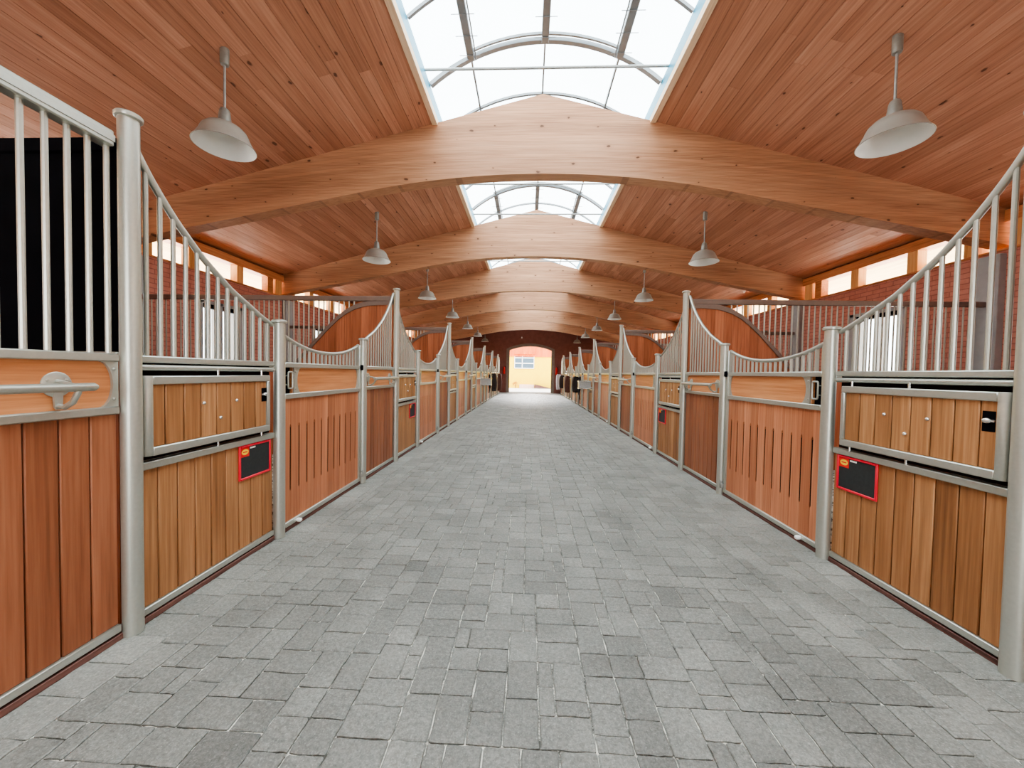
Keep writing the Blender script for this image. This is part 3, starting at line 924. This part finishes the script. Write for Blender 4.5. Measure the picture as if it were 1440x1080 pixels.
# ------------------------------------------------------------------ partitions between stalls (local u away from aisle)
ARC = [(.05, 2.262), (.25, 2.262), (.44, 2.245), (.60, 2.20), (.74, 2.125), (.86, 2.03), (.98, 1.915), (1.10, 1.785), (1.22, 1.655), (1.34, 1.52), (1.46, 1.39)]
def arcf(u):
    for (a, za), (b, zb) in zip(ARC, ARC[1:]):
        if u <= b: return za+(zb-za)*max(0, (u-a))/(b-a)
    return ARC[-1][1]
UEND = WALLX-W
def partition(s, k):
    solid = (k == 0 and s < 0)
    y = Y0+k*P
    far = k >= 3
    r = empty('stall_partition', (s*W, y, 0), None, 'partition', f'partitions between the {SIDE[s]} stalls')
    r['label'] = ('solid black stall partition behind the nearest tall post on the left' if solid else
                  ('nearest barred partition beside the first tall post, right side' if k == 0 else
                   f'{ORD[k-1 if s < 0 else k]} stall partition with curved wooden end panel and bars, {SIDE[s]} row'))
    def part(nm, key, mat, fn):
        return add(nm, cached(('part', key, s), lambda: fn().mesh(nm, M[mat], s)), r)
    part('lower_planks', 1, 'oak_part', lambda: _hplanks())
    part('middle_rail', 2, 'metal', lambda: MB().box(.045, UEND-.1, -.025, .025, 1.325, 1.37, .005))
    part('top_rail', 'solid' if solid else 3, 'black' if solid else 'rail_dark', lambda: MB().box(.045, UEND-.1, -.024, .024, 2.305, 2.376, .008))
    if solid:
        part('black_panel', 4, 'black', lambda: MB().box(.045, UEND-.1, -.012, .012, 1.36, 2.31)); return  # upper panel drawn in one even matte black, like its rail
    def frame():
        mb = MB()
        top = [(u, arcf(u)+.05 if i < 3 else arcf(u)+.045) for i, (u, _) in enumerate(FINE)]
        mb.strip([(u, min(2.306, arcf(u)+.05+.012*abs(.86-u))) for u, _ in FINE], [(u, arcf(u)-.012) for u, _ in FINE], 'Y', -.03, .03)
        return mb
    part('curved_frame', 5, 'rail_dark', frame)
    def boards():
        mb = MB(); rnd = random.Random(9); u = .045
        while u < 1.44:
            b = min(u+.118, 1.44); mb.tint = rnd.random()
            mb.prism([(u+.001, 1.365), (b-.001, 1.365), (b-.001, max(1.366, arcf(b))), ((u+b)/2, arcf((u+b)/2)), (u+.001, arcf(u))], 'Y', -.014, .014)
            u = b
        return mb
    part('wood_panel', 6, 'oak_part', boards)
    us = []
    u = .62
    while u < UEND-.16: us.append(u); u += .0745
    z0 = lambda q: max(1.36, arcf(q)+.02 if q < 1.46 else 1.36)
    if far:
        def mk():
            mb = MB()
            for q in us: mb.tube([(q, 0, z0(q)), (q, 0, 2.31)], .0095, 6)
            return mb
        part('grille', 7, 'metal', mk)
    else:
        for i, q in enumerate(us):
            part('bar', (8, i), 'metal', lambda: MB().tube([(q, 0, z0(q)), (q, 0, 2.31)], .0095, 8))
FINE = [(.05+.047*i, 0) for i in range(31)]
def _hplanks():
    mb = MB(); rnd = random.Random(4); n = 33; w = (UEND-.1-.045)/n
    for i in range(n):
        mb.tint = rnd.random(); mb.box(.045+i*w+.001, .045+(i+1)*w-.001, -.018, .018, .05, 1.33, .002)
    return mb
for s in (-1, 1):
    for k in range(0, 7): partition(s, k)

# ------------------------------------------------------------------ blackboards
def blackboard(s, k):
    y0, y1, z0, z1 = .696, 1.004, .540, .777
    r = empty('blackboard', (s*W, Y0+k*P, 0), None, 'blackboard', 'red framed blackboards on the feed panels')
    r['label'] = (f'small red-framed blackboard on the nearest feed panel, {SIDE[s]} side' if k == 0 else
                  f'small red-framed blackboard on the {ORD[k]} feed panel, {SIDE[s]} side')
    def part(nm, key, mat, fn):
        return add(nm, cached(('bb', key, s), lambda: sh(fn()).mesh(nm, M[mat], -s)), r)
    def fr():
        mb = MB(); w = .015
        for q in ((y0, y0+w, z0, z1), (y1-w, y1, z0, z1), (y0+w, y1-w, z0, z0+w), (y0+w, y1-w, z1-w, z1)): mb.box(.0165, .028, *q, .003)
        return mb
    part('frame', 1, 'red', fr)
    part('slate', 2, 'slate', lambda: MB().box(.0165, .021, y0+.01, y1-.01, z0+.01, z1-.01))
    # the printed corner is at the reader's left
    m = (lambda f: y0+.012+f) if s < 0 else (lambda f: y1-.012-f)
    part('corner_label', 3, 'redp', lambda: MB().box(.021, .0218, m(0), m(.082), z1-.08, z1-.012))
    def oval():
        mb = MB(); cy, cz = m(.044), z1-.047
        mb.lathe([(0, .0005), (1, .0005), (1, .0012), (0, .0012)], (0, 0, 0), 28, 'X')
        mb.v = [(.0214+v[0], cy+v[1]*.031, cz+v[2]*.0195) for v in mb.v]; return mb
    part('emblem', 4, 'yellow', oval)
    part('emblem_print', 5, 'redp', lambda: MB().box(.0224, .0228, m(.024), m(.064), z1-.051, z1-.043))
    part('white_print', 6, 'white', lambda: MB().box(.021, .0216, m(.09), m(.142), z1-.032, z1-.021))
for s in (-1, 1):
    for k in range(2): blackboard(s, k)

# ------------------------------------------------------------------ things hung on the far stall fronts
def cloth(s, loc, w, top, bot, mat, label, name, cat, folds=3, seed=1):
    """cloth folded over a rail: front fall, round top, short back fall"""
    mb = MB(); rnd = random.Random(seed); nu, nv = 16, 12
    def pt(i, j):
        a = i/nu; b = j/nv
        y = (a-.5)*w
        wav = .022*math.sin(a*PI*2*folds+seed)*(.25+b)
        if b < .12: return (.05+.20*math.sin(b/.12*PI/2), y, top-.10*(1-math.sin(b/.12*PI/2))+.1*(1-abs(b-.06)/.06)*.5)
        z = top-(top-bot)*(b-.12)/.88-.05*math.sin(a*PI)*b+.02*math.sin(a*9+seed)*b
        return (.25+.04*math.sin(b*PI)+wav, y*(1-.12*b), z)
    g = [[pt(i, j) for i in range(nu+1)] for j in range(nv+1)]
    vs = [p for row in g for p in row]; n = len(vs)
    vs += [(p[0]*.28 if p[0] > .15 else p[0]-.03, p[1]*.96, p[2]-.012) for p in vs]
    fs = []
    for j in range(nv):
        for i in range(nu):
            q = [j*(nu+1)+i, j*(nu+1)+i+1, (j+1)*(nu+1)+i+1, (j+1)*(nu+1)+i]
            fs.append(q); fs.append([n+x for x in q[::-1]])
    bd = [j*(nu+1) for j in range(nv+1)]+[nv*(nu+1)+i for i in range(1, nu+1)]+[j*(nu+1)+nu for j in range(nv-1, -1, -1)]+[i for i in range(nu-1, 0, -1)]
    for i in range(len(bd)):
        a, b = bd[i], bd[(i+1) % len(bd)]; fs.append([a, b, n+b, n+a])
    mb.add(vs, fs)
    return add(name, mb.mesh(name, M[mat], -s), None, (s*W, loc, 0), label, cat)
def halter(s, loc, top, bot, label):
    r = empty('halter', (s*W, loc, 0), label, 'halter')
    def loop(w, z0, z1, u, y, rr=.013):
        pts = [(u+.02*math.sin(t), y+w*math.sin(t)*(.6+.4*math.cos(t/2)), (z0+z1)/2+(z1-z0)/2*math.cos(t)) for t in [2*PI*i/24 for i in range(24)]]
        return MB().tube(pts, rr, 7, closed=True)
    m = loop(.10, bot+.35, top, .15, 0, .018); add('headpiece', m.mesh('halter_headpiece', M['tackblack'], -s), r)
    m = loop(.12, bot+.2, top-.3, .17, .03, .02); add('noseband', m.mesh('halter_noseband', M['tackdark'], -s), r)
    mb = MB()
    for i, dy in enumerate((-.07, 0, .06)):
        mb.tube([(.14, dy, top-.02), (.18, dy*1.2, top-.35), (.17, dy*.8+.02, top-.6), (.15, dy, bot+.02*i)], .016, 7)
    add('lead_rope', mb.mesh('halter_rope', M['tackblack'], -s), r)
    mb = MB(); mb.tube([(.0, 0, top), (.13, 0, top), (.16, 0, top+.03)], .008, 7); add('hook', mb.mesh('halter_hook', M['galv'], -s), r)
halter(1, 14.75, 1.24, .32, 'black halter and lead rope hanging beside the grey box on the right')
cloth(1, 15.9, .5, 1.22, .62, 'tackdark', 'dark brown folded blanket hanging next to the black halter on the right', 'horse_blanket', 'blanket', 2, 2)
cloth(1, 19.25, .5, 1.23, .45, 'tackbrown', 'brown blanket hanging midway along the far right stalls', 'horse_blanket', 'blanket', 3, 5)
cloth(1, 22.6, .5, 1.25, .55, 'tackdark', 'dark rounded blanket hanging near the doorway on the right', 'horse_blanket', 'blanket', 2, 8)
cloth(1, 25.1, .45, 1.3, .35, 'tacklight', 'pale blanket hanging beside the right door jamb', 'horse_blanket', 'blanket', 2, 3)
halter(-1, 17.0, 1.24, .4, 'black halter and lead rope hanging past the grey box on the left')
cloth(-1, 19.28, .6, 1.28, .45, 'tackdark', 'dark blanket hanging on the far left stalls near the doorway', 'horse_blanket', 'blanket', 2, 6)
cloth(-1, 22.9, .45, 1.26, .3, 'tackbrown', 'brown blanket hanging beside the left door jamb', 'horse_blanket', 'blanket', 2, 4)

def grooming_box(s, y, label):
    r = empty('grooming_box', (s*(W+.05), y, .83), label, 'box')
    mb = MB(); t = .012; D, Wd, H = .42, .34, .25
    mb.box(.04, D+.04, 0, t, 0, H, .003); mb.box(.04, D+.04, Wd-t, Wd, 0, H, .003)
    mb.box(.04, .04+t, t, Wd-t, 0, H); mb.box(.04+D-t, .04+D, t, Wd-t, 0, H, .003); mb.box(.05, D+.03, t, Wd-t, .005, .02)
    add('body', mb.mesh('box_body', M['galv'], -s), r)
    mb = MB()
    for z in (0, H):
        mb.tube([(.04, -.006, z), (D+.046, -.006, z), (D+.046, Wd+.006, z), (.04, Wd+.006, z)], .014, 8)
    add('rim', mb.mesh('box_rim', M['bright'], -s), r)
    mb = MB()
    for yy in (.06, Wd-.06): mb.box(.03, .042, yy-.015, yy+.015, .02, H+.05, .002); mb.tube([(.036, yy, -.14), (.12, yy, 0)], .008, 6)
    add('bracket', mb.mesh('box_bracket', M['galv'], -s), r)
grooming_box(1, 13.05, 'grey metal box hung on the right stall front beside the black halter')
grooming_box(-1, 15.1, 'grey metal box hung on the left stall front')

def extinguisher(s, label):
    x = s*1.80
    r = empty('fire_extinguisher', (x, YEND-.13, 1.28), label, 'fire extinguisher', 'fire extinguishers beside the doorway')
    mb = MB(); mb.lathe([(0, 0), (.07, 0), (.08, .02), (.08, .38), (.07, .44), (.035, .48), (.03, .5), (0, .5)], n=20); add('body', mb.mesh('extinguisher_body', M['firered']), r)
    mb = MB(); mb.box(-.02, .02, -.03, .03, .5, .54, .004); mb.box(-.012, .012, -.11, .02, .55, .565, .003); add('valve', mb.mesh('extinguisher_valve', M['black']), r)
    mb = MB(); mb.tube([(.02, 0, .52), (.09, -.02, .5), (.11, -.02, .38), (.1, -.02, .2)], .012, 8); add('hose', mb.mesh('extinguisher_hose', M['black']), r)
    mb = MB(); mb.box(-.05, .05, .07, .13, .1, .14); mb.box(-.05, .05, .07, .13, .36, .40); add('wall_bracket', mb.mesh('extinguisher_bracket', M['dull_metal']), r)
extinguisher(-1, 'red fire extinguisher on the dark wall left of the doorway')
extinguisher(1, 'red fire extinguisher on the dark wall right of the doorway')
# small white emergency light above the doorway on the left
r = empty('emergency_light', (-.62, YEND-.06, 3.72), 'tiny white light fitting on the dark wall above the doorway', 'light fitting')
mb = MB(); mb.box(-.05, .05, 0, .06, 0, .14, .012); add('housing', mb.mesh('light_housing', M['dull_metal']), r)
mb = MB(); mb.box(-.035, .035, -.008, .001, .02, .12, .006); add('lens', mb.mesh('light_lens', M['white']), r)

# ------------------------------------------------------------------ yard building seen through the doorway
YB = 36.0
b = empty('yellow_building', (0, YB, 0), 'yellow rendered building with orange eaves seen through the doorway', 'building')
mb = MB(); mb.box(-12, 12, 0, .3, -.1, 2.98); add('wall', mb.mesh('yellow_wall', M['yellowwall']), b)
mb = MB(); rnd = random.Random(2)
for i in range(100):
    mb.tint = rnd.random(); mb.box(-12+.24*i, -12+.24*i+.235, -.12, .1, 2.95, 5.2)
add('eaves_board', mb.mesh('orange_boards', M['orange']), b)
mb = MB(); mb.tint = .3; mb.box(-1.55, .5, -.3, -.1, 3.16, 4.2, .01); add('shutter_box', mb.mesh('shutter_box', M['orange']), b)
w = MB()
x0, x1, z0, z1 = -1.42, .36, 1.88, 3.15
for q in ((x0-.06, x0, z0-.06, z1), (x1, x1+.06, z0-.06, z1), (x0, x1, z0-.08, z0), (x0, x1, 2.26, 2.36), (x0, x1, 2.78, 2.87), (-.76, -.68, z0, z1)):
    w.box(q[0], q[1], -.09, -.03, q[2], q[3], .004)
wf = add('window', w.mesh('yard_window', M['white']), b)
mb = MB(); mb.box(x0, x1, -.045, -.02, z0, z1); add('pane', mb.mesh('yard_window_blind', M['blind']), wf)
mb = MB(); mb.box(-.95, .45, -.5, 0, -.065, .3, .02); add('plinth', mb.mesh('pink_plinth', M['pink']), b)
r = empty('ramp', (0, YB, 0), 'low brown wedge-shaped ramp at the foot of the yellow building', 'ramp')
mb = MB(); mb.tint = .3; mb.prism([(.5, -.065), (2.2, -.065), (.5, .34)], 'Y', -.9, -.02); add('slope', mb.mesh('ramp_slope', M['kerb']), r)
mb = MB(); mb.prism([(.46, -.065), (2.25, -.065), (2.25, -.02), (.46, .02)], 'Y', -.95, -.9); add('edge', mb.mesh('ramp_edge', M['stone']), r)
r = empty('shrub', (-1.35, YB-.5, -.065), 'orange-brown shrub in front of the yellow wall, left of the doorway view', 'plant')
mb = MB(); rnd = random.Random(5)
for i in range(90):
    a, e, q = rnd.uniform(0, 2*PI), rnd.uniform(-.3, 1.4), rnd.uniform(.12, .3)
    c = Vector((math.cos(a)*math.cos(e)*q, math.sin(a)*math.cos(e)*q, .32+math.sin(e)*q*1.1))
    d1 = Vector((rnd.uniform(-1, 1), rnd.uniform(-1, 1), rnd.uniform(-.3, 1))).normalized()*.09; d2 = d1.cross(Vector((0, 0, 1))).normalized()*.035
    mb.add([c-d1, c+d2, c+d1, c-d2], [(0, 1, 2, 3)])
add('foliage', mb.mesh('shrub_foliage', M['plant'], recalc=False), r)
mb = MB(); mb.tube([(0, 0, 0), (.02, 0, .2), (0, 0, .34)], .03, 7); add('stem', mb.mesh('shrub_stem', M['kerb']), r)

# ------------------------------------------------------------------ light
wd = bpy.data.worlds.new('sky'); bpy.context.scene.world = wd; wd.use_nodes = True
nt = wd.node_tree; nt.nodes.clear()
tc = nt.nodes.new('ShaderNodeTexCoord'); sp = nt.nodes.new('ShaderNodeSeparateXYZ'); nt.links.new(tc.outputs['Generated'], sp.inputs[0])
rp = nt.nodes.new('ShaderNodeValToRGB'); nt.links.new(sp.outputs[2], rp.inputs[0])
e = rp.color_ramp.elements
e[0].position = 0; e[0].color = (1, .99, .96, 1); e[1].position = 1; e[1].color = (.86, .95, 1, 1)
bg = nt.nodes.new('ShaderNodeBackground'); nt.links.new(rp.outputs[0], bg.inputs[0]); bg.inputs[1].default_value = 3.6
wo = nt.nodes.new('ShaderNodeOutputWorld'); nt.links.new(bg.outputs[0], wo.inputs[0])

def area(name, loc, rot, sx, sy, power, col=(1, 1, 1), portal=False):
    l = bpy.data.lights.new(name, 'AREA'); l.shape = 'RECTANGLE'; l.size = sx; l.size_y = sy; l.energy = power; l.color = col
    o = bpy.data.objects.new(name, l); C.objects.link(o); o.location = loc; o.rotation_euler = rot
    if portal: l.cycles.is_portal = True
    return o
area('skylight_portal', (0, (YBACK+23.4)/2, 5.62), (0, 0, 0), 2.9, 23.4-YBACK, 1, portal=True)
area('door_portal', (0, YEND+.6, 1.6), (-PI/2, 0, 0), 2.9, 3.2, 1, portal=True)
area('back_portal', (0, YBACK-.4, 1.6), (PI/2, 0, 0), 2.9, 3.2, 1, portal=True)
l = bpy.data.lights.new('yard_fill_spot', 'SPOT'); l.energy = 4200; l.spot_size = .55; l.spot_blend = .4; l.shadow_soft_size = .5  # added unseen spot that brightens the far floor and stall fronts
o = bpy.data.objects.new('yard_fill_spot', l); C.objects.link(o); o.location = (0, 32.5, 5.2)
o.rotation_euler = (Vector((0, 19, .4))-Vector(o.location)).to_track_quat('-Z', 'Y').to_euler()
for s in (-1, 1):
    area('yard_bounce_fill', (s*12.0, 11, .1), (PI, 0, 0), 6.0, 30, 6500, (1, .96, .86))  # added area lights standing in for daylight bounced off the yard
    area('clerestory_portal', (s*(WALLX+.3), 11, 2.3), (0, s*PI/2, 0), 2.6, 29, 1, portal=True)

# ------------------------------------------------------------------ camera
H = 1.3
f_px, yaw, pitch, roll, cxm = 528.195, .0427, -.0275, .0181, -.1317
from mathutils import Matrix
fw = Vector((-math.sin(yaw), math.cos(yaw), 0)); rt = Vector((math.cos(yaw), math.sin(yaw), 0)); up = Vector((0, 0, 1))
f2 = fw*math.cos(pitch)+up*math.sin(pitch); u2 = up*math.cos(pitch)-fw*math.sin(pitch)
r3 = rt*math.cos(roll)+u2*math.sin(roll); u3 = u2*math.cos(roll)-rt*math.sin(roll)
cd = bpy.data.cameras.new('camera'); cam = bpy.data.objects.new('camera', cd); C.objects.link(cam)
cam.matrix_world = Matrix(((r3.x, u3.x, -f2.x, cxm), (r3.y, u3.y, -f2.y, 0), (r3.z, u3.z, -f2.z, H), (0, 0, 0, 1)))
cd.sensor_fit = 'HORIZONTAL'; cd.sensor_width = 36; cd.lens = f_px/1440*36; cd.clip_start = .05; cd.clip_end = 300
sc = bpy.context.scene; sc.camera = cam
sc.view_settings.view_transform = 'AgX'; sc.view_settings.look = 'AgX - Medium High Contrast'; sc.view_settings.exposure = 1.17
cy = sc.cycles
cy.use_denoising = True
cy.max_bounces = 10; cy.diffuse_bounces = 7; cy.glossy_bounces = 4; cy.transparent_max_bounces = 12
cy.sample_clamp_indirect = 8
